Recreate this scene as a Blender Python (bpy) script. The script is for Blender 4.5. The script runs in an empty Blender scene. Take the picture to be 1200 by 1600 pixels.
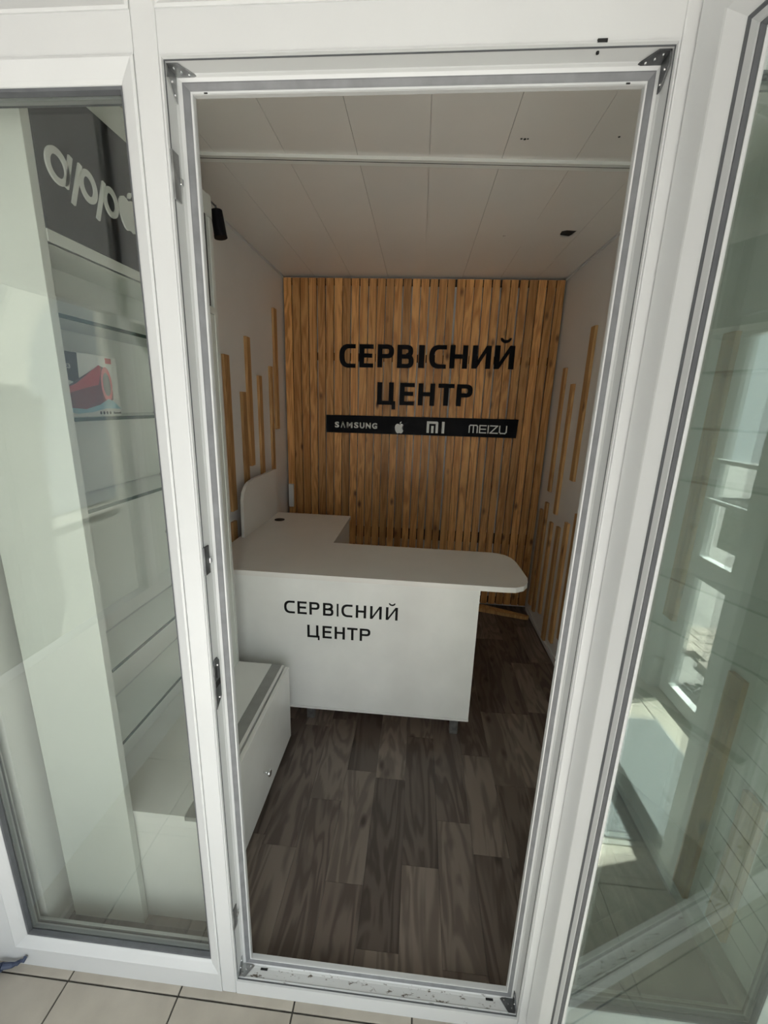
import bpy, bmesh, math, random
from mathutils import Vector, Matrix

random.seed(7)
SC = bpy.context.scene
COL = SC.collection

# ------------------------------------------------------------------ camera
cam_d = bpy.data.cameras.new('camera'); cam = bpy.data.objects.new('camera', cam_d); COL.objects.link(cam)
RC = ((0.996045085288078, 0.08319439425257526, 0.03118465676834137),
      (0.050792636908077754, -0.2452179968210965, -0.9681364790518765),
      (-0.07289648886425439, 0.9658917262302161, -0.24847389221257807))
m = Matrix(((RC[0][0], -RC[1][0], -RC[2][0], 0.0),
            (RC[0][1], -RC[1][1], -RC[2][1], -0.78),
            (RC[0][2], -RC[1][2], -RC[2][2], 1.642),
            (0, 0, 0, 1)))
cam.matrix_world = m
cam_d.sensor_fit = 'VERTICAL'; cam_d.sensor_height = 32.0; cam_d.sensor_width = 24.0
cam_d.lens = 652.17 / 1600 * 32.0
cam_d.clip_start = 0.02
SC.camera = cam

# ------------------------------------------------------------------ light
SC.view_settings.view_transform = 'Standard'; SC.view_settings.look = 'None'
SC.view_settings.gamma = 1.0; SC.view_settings.use_curve_mapping = False
SC.view_settings.exposure = 1.78
SC.cycles.transparent_max_bounces = 40; SC.cycles.max_bounces = 14; SC.cycles.diffuse_bounces = 6; SC.cycles.glossy_bounces = 6
w = bpy.data.worlds.new('world'); SC.world = w; w.use_nodes = True
bg = w.node_tree.nodes['Background']; bg.inputs[0].default_value = (0.90, 0.96, 1.0, 1); bg.inputs[1].default_value = 0.85
sd = bpy.data.lights.new('sun', 'SUN'); so = bpy.data.objects.new('sun', sd); COL.objects.link(so)
sd.energy = 15.0; sd.angle = math.radians(0.6); sd.color = (1.0, 0.985, 0.96)
so.rotation_euler = Vector((-0.578, 0.157, -0.80)).to_track_quat('-Z', 'Y').to_euler(); so.location = (7, -2, 9)

# ------------------------------------------------------------------ materials
def nodemat(name):
    mt = bpy.data.materials.new(name); mt.use_nodes = True
    return mt, mt.node_tree, mt.node_tree.nodes['Principled BSDF']

def plain(name, col, rough=0.5, metal=0.0, var=0.0, scale=8.0, bump=0.0, spec=0.5, coat=0.0):
    mt, nt, b = nodemat(name)
    b.inputs['Base Color'].default_value = (*col, 1); b.inputs['Roughness'].default_value = rough
    b.inputs['Metallic'].default_value = metal; b.inputs['Specular IOR Level'].default_value = spec
    b.inputs['Coat Weight'].default_value = coat
    if var or bump:
        tc = nt.nodes.new('ShaderNodeTexCoord'); n = nt.nodes.new('ShaderNodeTexNoise')
        n.inputs['Scale'].default_value = scale; n.inputs['Detail'].default_value = 5
        nt.links.new(tc.outputs['Object'], n.inputs['Vector'])
        if var:
            r = nt.nodes.new('ShaderNodeValToRGB')
            r.color_ramp.elements[0].position = 0.35; r.color_ramp.elements[1].position = 0.68
            r.color_ramp.elements[0].color = (*[c * (1 - var) for c in col], 1)
            r.color_ramp.elements[1].color = (*[min(1, c * (1 + var * 0.4)) for c in col], 1)
            nt.links.new(n.outputs['Fac'], r.inputs['Fac']); nt.links.new(r.outputs['Color'], b.inputs['Base Color'])
        if bump:
            bp = nt.nodes.new('ShaderNodeBump'); bp.inputs['Strength'].default_value = bump; bp.inputs['Distance'].default_value = 0.002
            nt.links.new(n.outputs['Fac'], bp.inputs['Height']); nt.links.new(bp.outputs['Normal'], b.inputs['Normal'])
    return mt

def wood(name, c_lo, c_hi, knot, axis, rough=0.5, stretch=14.0, scale=5.0, var=0.35, knots=True, grain=0.5, spec=0.4):
    """grain runs along `axis` (0,1,2); each object gets its own offset and tone."""
    mt, nt, b = nodemat(name); N = nt.nodes.new; L = nt.links.new
    tc = N('ShaderNodeTexCoord'); oi = N('ShaderNodeObjectInfo')
    off = N('ShaderNodeVectorMath'); off.operation = 'SCALE'; off.inputs[0].default_value = (13.1, 7.7, 29.3)
    L(oi.outputs['Random'], off.inputs['Scale'])
    ad = N('ShaderNodeVectorMath'); ad.operation = 'ADD'; L(tc.outputs['Object'], ad.inputs[0]); L(off.outputs[0], ad.inputs[1])
    mp = N('ShaderNodeMapping'); sc = [scale * 3.0] * 3; sc[axis] = scale * 3.0 / stretch; mp.inputs['Scale'].default_value = sc
    L(ad.outputs[0], mp.inputs['Vector'])
    n = N('ShaderNodeTexNoise'); n.inputs['Scale'].default_value = 1.0; n.inputs['Detail'].default_value = 3; n.inputs['Distortion'].default_value = 0.6
    L(mp.outputs[0], n.inputs['Vector'])
    # rings: sine of the noise height
    mu = N('ShaderNodeMath'); mu.operation = 'MULTIPLY'; mu.inputs[1].default_value = 42.0; L(n.outputs['Fac'], mu.inputs[0])
    si = N('ShaderNodeMath'); si.operation = 'SINE'; L(mu.outputs[0], si.inputs[0])
    ma = N('ShaderNodeMapRange'); ma.inputs['From Min'].default_value = -1; L(si.outputs[0], ma.inputs['Value'])
    fine = N('ShaderNodeTexNoise'); fine.inputs['Scale'].default_value = 9.0; fine.inputs['Detail'].default_value = 4; L(mp.outputs[0], fine.inputs['Vector'])
    mx = N('ShaderNodeMix'); mx.data_type = 'FLOAT'; mx.inputs[0].default_value = 1 - grain
    L(ma.outputs[0], mx.inputs[2]); L(fine.outputs['Fac'], mx.inputs[3])
    rp = N('ShaderNodeValToRGB'); rp.color_ramp.elements[0].color = (*c_lo, 1); rp.color_ramp.elements[1].color = (*c_hi, 1)
    rp.color_ramp.elements[0].position = 0.2; rp.color_ramp.elements[1].position = 0.75
    L(mx.outputs[0], rp.inputs['Fac'])
    col = rp.outputs['Color']
    if knots:
        kp = N('ShaderNodeMapping'); ks = [9.0] * 3; ks[axis] = 4.2; kp.inputs['Scale'].default_value = ks; L(ad.outputs[0], kp.inputs['Vector'])
        v = N('ShaderNodeTexVoronoi'); v.inputs['Scale'].default_value = 1.0; L(kp.outputs[0], v.inputs['Vector'])
        kr = N('ShaderNodeMapRange'); kr.inputs['From Min'].default_value = 0.05; kr.inputs['From Max'].default_value = 0.17
        kr.inputs['To Min'].default_value = 0.9; kr.inputs['To Max'].default_value = 0.0
        L(v.outputs['Distance'], kr.inputs['Value'])
        mk = N('ShaderNodeMix'); mk.data_type = 'RGBA'; L(kr.outputs[0], mk.inputs[0]); L(col, mk.inputs[6]); mk.inputs[7].default_value = (*knot, 1)
        col = mk.outputs[2]
    br = N('ShaderNodeMapRange'); br.inputs['To Min'].default_value = 1 - var; br.inputs['To Max'].default_value = 1 + var * 0.45
    L(oi.outputs['Random'], br.inputs['Value'])
    tint = N('ShaderNodeVectorMath'); tint.operation = 'SCALE'; L(col, tint.inputs[0]); L(br.outputs[0], tint.inputs['Scale'])
    L(tint.outputs[0], b.inputs['Base Color'])
    b.inputs['Roughness'].default_value = rough; b.inputs['Specular IOR Level'].default_value = spec
    bp = N('ShaderNodeBump'); bp.inputs['Strength'].default_value = 0.15; bp.inputs['Distance'].default_value = 0.001
    L(mx.outputs[0], bp.inputs['Height']); L(bp.outputs['Normal'], b.inputs['Normal'])
    return mt

def glassmat(name, tint, ior=1.5, dirt=0.0, dirtcol=(0.7, 0.74, 0.7)):
    mt = bpy.data.materials.new(name); mt.use_nodes = True; nt = mt.node_tree; nt.nodes.clear(); N = nt.nodes.new; L = nt.links.new
    out = N('ShaderNodeOutputMaterial'); tr = N('ShaderNodeBsdfTransparent'); tr.inputs[0].default_value = (*tint, 1)
    gl = N('ShaderNodeBsdfGlossy'); gl.inputs['Roughness'].default_value = 0.0; fr = N('ShaderNodeFresnel'); ge = N('ShaderNodeNewGeometry'); mi = N('ShaderNodeMapRange')
    mi.inputs['To Min'].default_value = ior; mi.inputs['To Max'].default_value = 1 / ior   # thin sheet: same reflectance on both faces
    L(ge.outputs['Backfacing'], mi.inputs['Value']); L(mi.outputs[0], fr.inputs['IOR'])
    mx = N('ShaderNodeMixShader'); L(fr.outputs[0], mx.inputs[0]); L(tr.outputs[0], mx.inputs[1]); L(gl.outputs[0], mx.inputs[2])
    s = mx.outputs[0]
    if dirt:
        df = N('ShaderNodeBsdfDiffuse'); df.inputs[0].default_value = (*dirtcol, 1)
        tc = N('ShaderNodeTexCoord'); n = N('ShaderNodeTexNoise'); n.inputs['Scale'].default_value = 2.5; n.inputs['Detail'].default_value = 6
        L(tc.outputs['Object'], n.inputs['Vector'])
        mr = N('ShaderNodeMapRange'); mr.inputs['From Min'].default_value = 0.3; mr.inputs['From Max'].default_value = 0.8
        mr.inputs['To Min'].default_value = dirt * 0.6; mr.inputs['To Max'].default_value = dirt * 1.4; L(n.outputs['Fac'], mr.inputs['Value'])
        m2 = N('ShaderNodeMixShader'); L(mr.outputs[0], m2.inputs[0]); L(s, m2.inputs[1]); L(df.outputs[0], m2.inputs[2]); s = m2.outputs[0]
    L(s, out.inputs[0])
    return mt

def grime(name, col, dcol, lo=0.57, hi=0.64, scale=18.0, rough=0.35):
    """white plastic with scattered dark dirt specks and smears"""
    mt, nt, b = nodemat(name); N = nt.nodes.new; L = nt.links.new
    tc = N('ShaderNodeTexCoord'); mp = N('ShaderNodeMapping'); mp.inputs['Scale'].default_value = (1, 2.2, 2.2); L(tc.outputs['Object'], mp.inputs[0])
    n = N('ShaderNodeTexNoise'); n.inputs['Scale'].default_value = scale; n.inputs['Detail'].default_value = 8; n.inputs['Roughness'].default_value = 0.7
    L(mp.outputs[0], n.inputs['Vector'])
    mr = N('ShaderNodeMapRange'); mr.inputs['From Min'].default_value = lo; mr.inputs['From Max'].default_value = hi; L(n.outputs['Fac'], mr.inputs['Value'])
    mx = N('ShaderNodeMix'); mx.data_type = 'RGBA'; L(mr.outputs[0], mx.inputs[0]); mx.inputs[6].default_value = (*col, 1); mx.inputs[7].default_value = (*dcol, 1)
    L(mx.outputs[2], b.inputs['Base Color']); b.inputs['Roughness'].default_value = rough
    return mt

M = {
 'pvc': plain('white_pvc', (0.59, 0.60, 0.60), 0.32, var=0.04, scale=3, spec=0.45),
 'pvc_sill': grime('soiled_pvc', (0.59, 0.60, 0.60), (0.16, 0.13, 0.10), lo=0.66, hi=0.72),
 'pvc_thresh': grime('dirty_threshold', (0.60, 0.61, 0.61), (0.10, 0.08, 0.06), lo=0.575, hi=0.63, scale=34.0),
 'gasket': plain('grey_rubber', (0.095, 0.10, 0.108), 0.6, var=0.15, scale=30),
 'gasket_light': plain('light_rubber', (0.42, 0.43, 0.43), 0.55),
 'spacer': plain('grey_spacer', (0.20, 0.21, 0.205), 0.5),
 'gasket_mid': plain('mid_grey_rubber', (0.20, 0.205, 0.215), 0.55, var=0.15, scale=30),
 'dark': plain('black_plastic', (0.008, 0.008, 0.009), 0.35),
 'slot': plain('slot_black', (0.01, 0.01, 0.01), 0.8),
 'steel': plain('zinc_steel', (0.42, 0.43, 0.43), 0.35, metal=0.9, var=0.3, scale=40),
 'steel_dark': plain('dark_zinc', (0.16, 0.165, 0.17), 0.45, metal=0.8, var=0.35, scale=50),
 'chrome': plain('chrome', (0.75, 0.75, 0.75), 0.12, metal=1.0),
 'ceil': plain('ceiling_panel', (0.76, 0.735, 0.70), 0.16, var=0.04, scale=1.5, spec=0.5),
 'wallp': plain('wall_panel', (0.78, 0.77, 0.75), 0.22, var=0.04, scale=2, spec=0.45),
 'lam': plain('white_laminate', (0.80, 0.80, 0.77), 0.26, var=0.06, scale=4, spec=0.45),
 'lam_top': plain('white_laminate_top', (0.76, 0.74, 0.70), 0.24, var=0.03, scale=4),
 'lam_panel': plain('greenish_white_panel', (0.68, 0.70, 0.66), 0.3, var=0.04, scale=3),
 'strip': plain('grey_strip', (0.30, 0.30, 0.285), 0.4, var=0.1, scale=20),
 'fascia': plain('charcoal_panel', (0.014, 0.016, 0.020), 0.4, spec=0.2),
 'white': plain('white_letters', (0.72, 0.73, 0.70), 0.4),
 'black': plain('black_acrylic', (0.006, 0.006, 0.008), 0.45, spec=0.08),
 'blackmat': plain('black_vinyl', (0.006, 0.006, 0.006), 0.5, spec=0.15),
 'tile': plain('beige_tile', (0.40, 0.365, 0.31), 0.35, var=0.12, scale=9, bump=0.1),
 'grout': plain('dark_grout', (0.09, 0.085, 0.075), 0.9, var=0.4, scale=60),
 'pine': wood('pine_slat', (0.45, 0.195, 0.055), (0.72, 0.375, 0.135), (0.09, 0.025, 0.009), 2, var=0.36, scale=5, grain=0.5),
 'pinefl': wood('pine_strip', (0.42, 0.22, 0.085), (0.58, 0.35, 0.15), (0.12, 0.04, 0.015), 2, var=0.2, scale=5, grain=0.45),
 'batten': plain('dark_batten', (0.03, 0.022, 0.016), 0.8),
 'vinyl_d': wood('dark_oak_vinyl', (0.082, 0.063, 0.053), (0.145, 0.115, 0.097), (0.03, 0.02, 0.016), 1, rough=0.38, var=0.28, scale=3.2, stretch=6, grain=0.7),
 'vinyl_l': wood('light_oak_vinyl', (0.142, 0.113, 0.095), (0.222, 0.182, 0.152), (0.045, 0.03, 0.024), 1, rough=0.38, var=0.16, scale=3.2, stretch=6, grain=0.7),
 'glass': glassmat('pane_glass', (0.962, 0.972, 0.962), 1.47, dirt=0.002),
 'glass_r': glassmat('coated_pane_glass', (0.93, 0.95, 0.935), 1.85, dirt=0.01),
 'glass2': glassmat('leaf_glass', (0.93, 0.96, 0.945), 1.52, dirt=0.008),
 'shelfg': glassmat('shelf_glass', (0.955, 0.975, 0.965), 1.5, dirt=0.01),
 'edge': plain('green_glass_edge', (0.012, 0.045, 0.032), 0.5, spec=0.2),
 'siding': plain('grey_siding', (0.52, 0.53, 0.50), 0.5, var=0.05, scale=5),
 'mat': plain('grey_carpet', (0.17, 0.185, 0.19), 0.95, var=0.5, scale=160, bump=1.0),
 'cobble': plain('paving_stone', (0.36, 0.31, 0.27), 0.85, var=0.3, scale=12),
 'ground': plain('paved_ground', (0.24, 0.23, 0.22), 0.9, var=0.2, scale=3),
 'rubber': plain('honeycomb_rubber', (0.03, 0.03, 0.032), 0.8),
 'stucco': plain('pale_stucco', (0.62, 0.60, 0.54), 0.8, var=0.1, scale=2),
 'olive': plain('olive_render', (0.05, 0.055, 0.048), 0.8, var=0.1, scale=2),
 'olive_trim': plain('olive_trim', (0.10, 0.105, 0.09), 0.8),
 'bluegrey': plain('bluegrey_paint', (0.22, 0.26, 0.32), 0.5),
 'darkglass': plain('window_dark', (0.05, 0.06, 0.065), 0.08),
 'red': plain('red_print', (0.45, 0.03, 0.04), 0.35),
 'maroon': plain('maroon_print', (0.15, 0.012, 0.02), 0.35),
 'pink': plain('pink_print', (0.62, 0.13, 0.15), 0.35),
 'greyprint': plain('grey_print', (0.12, 0.12, 0.125), 0.4),
 'water': plain('water_print', (0.25, 0.45, 0.52), 0.35),
 'card': plain('box_card', (0.66, 0.67, 0.63), 0.35),
 'yellow': plain('yellow_stain', (0.55, 0.50, 0.36), 0.35),
 'blue': plain('navy_plastic', (0.04, 0.055, 0.10), 0.5),
 'paper': plain('printed_paper', (0.6, 0.64, 0.6), 0.7, var=0.6, scale=60),
}

# ------------------------------------------------------------------ helpers
def bm_new(): return bmesh.new()

def box(bm, x0, x1, y0, y1, z0, z1, bev=0.0):
    r = bmesh.ops.create_cube(bm, size=1.0)
    vs = r['verts']
    for v in vs:
        v.co = Vector(((x0 + x1) / 2 + v.co.x * (x1 - x0), (y0 + y1) / 2 + v.co.y * (y1 - y0), (z0 + z1) / 2 + v.co.z * (z1 - z0)))
    if bev:
        es = list({e for v in vs for e in v.link_edges})
        bmesh.ops.bevel(bm, geom=es, offset=bev, segments=2, affect='EDGES', profile=0.5)
    return bm

def B(*a, bev=0.0): return box(bm_new(), *a, bev=bev)

def cyl(bm, p0, p1, r0, r1=None, seg=20):
    r1 = r0 if r1 is None else r1
    p0 = Vector(p0); p1 = Vector(p1); d = p1 - p0
    r = bmesh.ops.create_cone(bm, cap_ends=True, segments=seg, radius1=r0, radius2=r1, depth=d.length)
    q = Vector((0, 0, 1)).rotation_difference(d.normalized())
    for v in r['verts']: v.co = q @ v.co + (p0 + p1) / 2
    return bm

def ring(bm, x0, x1, z0, z1, prof, closed=False, k=(1, 1, 1, 1)):
    """mitred rectangular frame swept round an opening: prof = [(inset, y)]"""
    loops = []
    for i, y in prof:
        a, b, c, d = x0 + i * k[0], x1 - i * k[1], z0 + i * k[2], z1 - i * k[3]
        loops.append([bm.verts.new((a, y, c)), bm.verts.new((b, y, c)), bm.verts.new((b, y, d)), bm.verts.new((a, y, d))])
    n = len(loops)
    for q in range(n if closed else n - 1):
        a, b = loops[q], loops[(q + 1) % n]
        for j in range(4):
            bm.faces.new((a[j], a[(j + 1) % 4], b[(j + 1) % 4], b[j]))
    return bm

def poly(bm, pts, frame, depth):
    """extruded polygon. frame(u, v, w) -> xyz, w = 0 front, w = depth back"""
    a = [bm.verts.new(frame(u, v, 0)) for u, v in pts]; b = [bm.verts.new(frame(u, v, depth)) for u, v in pts]
    fs = [bm.faces.new(a), bm.faces.new(list(reversed(b)))]
    for i in range(len(pts)):
        j = (i + 1) % len(pts)
        bm.faces.new((a[i], b[i], b[j], a[j]))
    bmesh.ops.triangulate(bm, faces=fs)
    return bm

def ringpoly(bm, cu, cv, ru, rv, inner, frame, depth, seg=32, a0=0.0, a1=2 * math.pi):
    """annulus (or arc), inner = fraction"""
    full = abs(a1 - a0) > 6.28
    n = seg if full else seg + 1
    A = []
    for k in range(n):
        t = a0 + (a1 - a0) * k / seg
        c, s = math.cos(t), math.sin(t)
        A.append([bm.verts.new(frame(cu + ru * c * f, cv + rv * s * f, d)) for f, d in ((1, 0), (inner, 0), (inner, depth), (1, depth))])
    for k in range(n if full else n - 1):
        p, q = A[k], A[(k + 1) % n]
        for j in range(4):
            bm.faces.new((p[j], q[j], q[(j + 1) % 4], p[(j + 1) % 4]))
    if not full:
        bm.faces.new(A[0]); bm.faces.new(list(reversed(A[-1])))
    return bm

def tag(o, label=None, cat=None, group=None, kind=None):
    if label: o['label'] = label
    if cat: o['category'] = cat
    if group: o['group'] = group
    if kind: o['kind'] = kind
    return o

def obj(name, bm, mat, parent=None, loc=None, mats=None, smooth=False):
    """link a bmesh built in the parent's (or the world's) coordinates, origin at its own centre"""
    bmesh.ops.recalc_face_normals(bm, faces=bm.faces)
    if loc is None:
        if bm.verts:
            c = Vector((0, 0, 0))
            lo = Vector([min(v.co[i] for v in bm.verts) for i in range(3)]); hi = Vector([max(v.co[i] for v in bm.verts) for i in range(3)])
            c = (lo + hi) / 2
            if parent is None: c.z = lo.z
        loc = c
    loc = Vector(loc)
    for v in bm.verts: v.co -= loc
    me = bpy.data.meshes.new(name); bm.to_mesh(me); bm.free()
    for x in (mats or [mat]): me.materials.append(x)
    if smooth:
        for p in me.polygons: p.use_smooth = True
    o = bpy.data.objects.new(name, me); COL.objects.link(o); o.location = loc
    if parent is not None: o.parent = parent
    return o

class T:
    """a thing: an Empty at its base; parts are given in world coordinates"""
    def __init__(s, name, base, label=None, cat=None, group=None, kind=None, rotz=0.0):
        s.e = bpy.data.objects.new(name, None); COL.objects.link(s.e); s.e.empty_display_size = 0.05
        s.e.location = base; s.e.rotation_euler = (0, 0, rotz); s.b = Vector(base); tag(s.e, label, cat, group, kind)
        s.rot = rotz
    def part(s, name, bm, mat, local=False, mats=None, smooth=False, label=None):
        if not local:
            for v in bm.verts: v.co -= s.b
        o = obj(name, bm, mat, s.e, mats=mats, smooth=smooth)
        if label: o['label'] = label
        return o

def sub(name, bm, mat, part, base, label=None, smooth=False):
    """sub-part: bm in world (or thing-local) coords; base = the thing's base offset"""
    off = Vector(base) + part.location
    for v in bm.verts: v.co -= off
    o = obj(name, bm, mat, part, smooth=smooth)
    if label: o['label'] = label
    return o

def struct(name, bm, mat, label=None, mats=None):
    o = obj(name, bm, mat, mats=mats); o['kind'] = 'structure'
    if label: o['label'] = label
    o['category'] = name.split('_')[0]
    return o

# text glyph as bmesh, fitted to a box u0..u1, v0..v1 (baseline..cap) in a frame
def glyph(ch, frame, u0, u1, v0, v1, depth, bold=0.02, cap=None, fit=True):
    c = bpy.data.curves.new('glyph', 'FONT'); c.body = ch; c.offset = bold; c.resolution_u = 4
    o = bpy.data.objects.new('glyph', c); COL.objects.link(o)
    dg = bpy.context.evaluated_depsgraph_get(); me = bpy.data.meshes.new_from_object(o.evaluated_get(dg))
    bpy.data.objects.remove(o); bpy.data.curves.remove(c)
    bm = bm_new(); bm.from_mesh(me); bpy.data.meshes.remove(me)
    bmesh.ops.remove_doubles(bm, verts=bm.verts, dist=1e-5)
    xs = [v.co.x for v in bm.verts]; ys = [v.co.y for v in bm.verts]
    lo, hi = min(xs), max(xs); yb = min(ys) if cap is None else -bold; yt = max(ys) if cap is None else cap + bold
    fs = list(bm.faces)
    r = bmesh.ops.extrude_face_region(bm, geom=fs)
    nv = {g for g in r['geom'] if isinstance(g, bmesh.types.BMVert)}
    for v in bm.verts:
        u = u0 + (v.co.x - lo) / (hi - lo) * (u1 - u0); q = v0 + (v.co.y - yb) / (yt - yb) * (v1 - v0)
        v.co = Vector(frame(u, q, 0.0 if v in nv else depth))
    return bm

CAP = 0.727
def letter(ch, frame, u0, u1, v0, v1, depth, sw, sh):
    """upright sans letter from bars and bowls; sw = stem width, sh = bar thickness; round parts slightly squared"""
    bm = bm_new(); W = u1 - u0; Hh = v1 - v0; e = [0]
    def rect(a, b, c, d):
        e[0] += 1; k = 1 - 0.004 * e[0]
        poly(bm, [(a, c), (b, c), (b, d), (a, d)], lambda u, v, w: frame(u, v, w if w else 0.0 + 0.004 * e[0] * depth), depth)
    def bowl(cu, cv, ru, rv, a0, a1, n=18, p=0.8):
        A = []
        e[0] += 1; z = 0.004 * e[0] * depth
        for k in range(n + 1):
            t = math.radians(a0 + (a1 - a0) * k / n); c, s_ = math.cos(t), math.sin(t)
            c2 = math.copysign(abs(c) ** p, c); s2 = math.copysign(abs(s_) ** p, s_)
            o = (cu + ru * c2, cv + rv * s2); i = (cu + (ru - sw) * c2, cv + (rv - sh) * s2)
            A.append([bm.verts.new(frame(*o, z)), bm.verts.new(frame(*i, z)), bm.verts.new(frame(*i, depth)), bm.verts.new(frame(*o, depth))])
        for a, b in zip(A, A[1:]):
            for j in range(4): bm.faces.new((a[j], b[j], b[(j + 1) % 4], a[(j + 1) % 4]))
        bm.faces.new(A[0]); bm.faces.new(A[-1])
    vm = v0 + Hh * 0.52
    if ch in 'ЕРВНИЙЦ': rect(u0, u0 + sw, v0, v1)
    if ch == 'І': rect(u0, u1, v0, v1)
    if ch == 'Е':
        rect(u0, u1, v1 - sh, v1); rect(u0, u1 - W * 0.08, vm - sh / 2, vm + sh / 2); rect(u0, u1, v0, v0 + sh)
    if ch == 'Н':
        rect(u1 - sw, u1, v0, v1); rect(u0 + sw * 0.5, u1 - sw * 0.5, vm - sh / 2, vm + sh / 2)
    if ch in 'ИЙ':
        rect(u1 - sw, u1, v0, v1)
        poly(bm, [(u0 + sw * 0.2, v0), (u0 + sw, v0), (u1 - sw * 0.2, v1), (u1 - sw, v1)], lambda u, v, w: frame(u, v, w if w else 0.02 * depth), depth)
    if ch == 'Й':
        c = (u0 + u1) / 2; b0 = v1 + Hh * 0.32
        bowl(c, b0, W * 0.27, Hh * 0.17, 180, 360, p=1.0) if False else None
        A = []
        for k in range(13):
            t = math.pi * (1 + k / 12); cu_, s_ = math.cos(t), math.sin(t)
            A.append([bm.verts.new(frame(c + W * r * cu_, b0 + Hh * q * s_, z)) for r, q, z in ((0.28, 0.21, 0.0), (0.17, 0.09, 0.0), (0.17, 0.09, depth), (0.28, 0.21, depth))])
        for a, b in zip(A, A[1:]):
            for j in range(4): bm.faces.new((a[j], b[j], b[(j + 1) % 4], a[(j + 1) % 4]))
        bm.faces.new(A[0]); bm.faces.new(A[-1])
    if ch == 'Ц':
        ur = u1 - sw * 0.45
        rect(ur - sw, ur, v0, v1); rect(u0, u1, v0, v0 + sh); rect(u1 - sw * 0.75, u1, v0 - Hh * 0.20, v0 + sh)
    if ch == 'Т':
        c = (u0 + u1) / 2; rect(c - sw / 2, c + sw / 2, v0, v1); rect(u0, u1, v1 - sh, v1)
    if ch == 'Р':
        r = Hh * 0.295; cv = v1 - r; cu = u1 - W * 0.42
        bowl(cu, cv, W * 0.42, r, -90, 90); rect(u0 + sw * 0.5, cu + W * 0.02, v1 - sh, v1); rect(u0 + sw * 0.5, cu + W * 0.02, cv - r, cv - r + sh)
    if ch == 'В':
        r1_, r2_ = Hh * 0.245 + sh * 0.12, Hh * 0.275 + sh * 0.12; cu = u1 - W * 0.42
        bowl(cu - W * 0.05, v1 - r1_, W * 0.42, r1_, -90, 90); bowl(cu, v0 + r2_, W * 0.42, r2_, -90, 90)
        for a in (v1 - sh, v0, v0 + 2 * r2_ - sh): rect(u0 + sw * 0.5, cu, a, a + sh)
    if ch == 'С':
        cu = u0 + W * 0.62; r = Hh / 2
        bowl(cu, v0 + r, W * 0.62, r, 90, 270, n=26); rect(cu - W * 0.02, u1, v1 - sh * 1.0, v1 - sh * 0.02); rect(cu - W * 0.02, u1, v0 + sh * 0.02, v0 + sh)
    return bm
def apple(bm, frame, cu, cv, h, depth):
    """round fruit outline with a bite on the right and a small leaf; h = total height"""
    s = h / 1.25
    P = [(0.0, 0.42), (-0.10, 0.47), (-0.22, 0.50), (-0.36, 0.44), (-0.46, 0.30), (-0.49, 0.10), (-0.46, -0.12), (-0.38, -0.32), (-0.27, -0.46), (-0.16, -0.50),
         (0.0, -0.45), (0.14, -0.50), (0.26, -0.46), (0.36, -0.33), (0.43, -0.18), (0.32, -0.08), (0.27, 0.05), (0.27, 0.18), (0.32, 0.30), (0.41, 0.38), (0.30, 0.48), (0.17, 0.50), (0.08, 0.46)]
    poly(bm, [(cu + x * s, cv - h / 2 + (y + 0.5) * s) for x, y in P], frame, depth)
    Lf = [(0.0, 0.55), (0.02, 0.66), (0.09, 0.75), (0.20, 0.79), (0.19, 0.68), (0.12, 0.59)]
    poly(bm, [(cu + x * s, cv - h / 2 + (y + 0.46) * s) for x, y in Lf], frame, depth)
    return bm

D = 2.54
XL, XR = -1.06, 0.985
H = 2.54

# ================================================================== SETTING
# interior floor with vinyl planks
fl = struct('floor', B(XL, 1.05, 0.07, 2.62, -0.06, -0.004), M['grout'], 'dark wood-look plank floor inside the kiosk')
pw = 0.1345
joints = {0: (0.395, 1), -1: (0.755, -1), -2: (0.312, -1), 1: (0.580, 1), 3: (0.775, -1), -3: (0.623, -1), -4: (0.415, 1), 2: (0.93, 1)}
k0 = -9; pm = {}
for k in range(k0, 8):
    x0 = 0.02 + k * pw; x1 = x0 + pw
    x0c, x1c = max(x0, XL), min(x1, XR + 0.01)
    if x1c - x0c < 0.01: continue
    j, side = joints.get(k, (0.30 + (k * 0.37) % 0.5, 1 if k % 2 else -1))
    # planks alternate light and dark; the light one lies on the near (1) or far (-1) side of the joint
    segs = []; y = j; tone = side < 0; Ls = (0.47, 0.62)
    i = 0
    while y < 2.60:
        L = Ls[0] if tone else Ls[1] + 0.15 * ((k * 3 + i) % 3)
        segs.append((y, min(y + L, 2.60), tone)); y += L; tone = not tone; i += 1
    y = j; tone = side > 0
    while y > 0.06:
        L = Ls[0] if tone else Ls[1] + 0.15 * ((k + i) % 3)
        segs.append((max(y - L, 0.06), y, tone)); y -= L; tone = not tone; i += 1
    for a, b, t in segs:
        o = obj('plank', B(x0c + 0.0004, x1c - 0.0004, a + 0.0004, b - 0.0004, -0.004, 0.0), M['vinyl_l' if t else 'vinyl_d'], None)
        o.parent = fl; o.location -= fl.location
# vestibule tile floor
fv = struct('floor', B(-1.25, 1.62, -1.70, 0.07, -0.06, -0.005), M['grout'], 'beige square tile floor in front of the glazed front')
tp = 0.3313
for i in range(-2, 8):
    for j in range(0, 7):
        x0 = -0.93 + (i) * tp; x1 = x0 + tp; y1 = -0.022 - (j - 1) * tp; y0 = y1 - tp
        x0, x1 = max(x0, -1.24), min(x1, 1.60); y0, y1 = max(y0, -1.69), min(y1, 0.06)
        if x1 - x0 < 0.02 or y1 - y0 < 0.02: continue
        o = obj('tile', B(x0 + 0.0022, x1 - 0.0022, y0 + 0.0022, y1 - 0.0022, -0.005, 0.0, bev=0.0012), M['tile'], None)
        o.parent = fv; o.location -= fv.location

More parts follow.
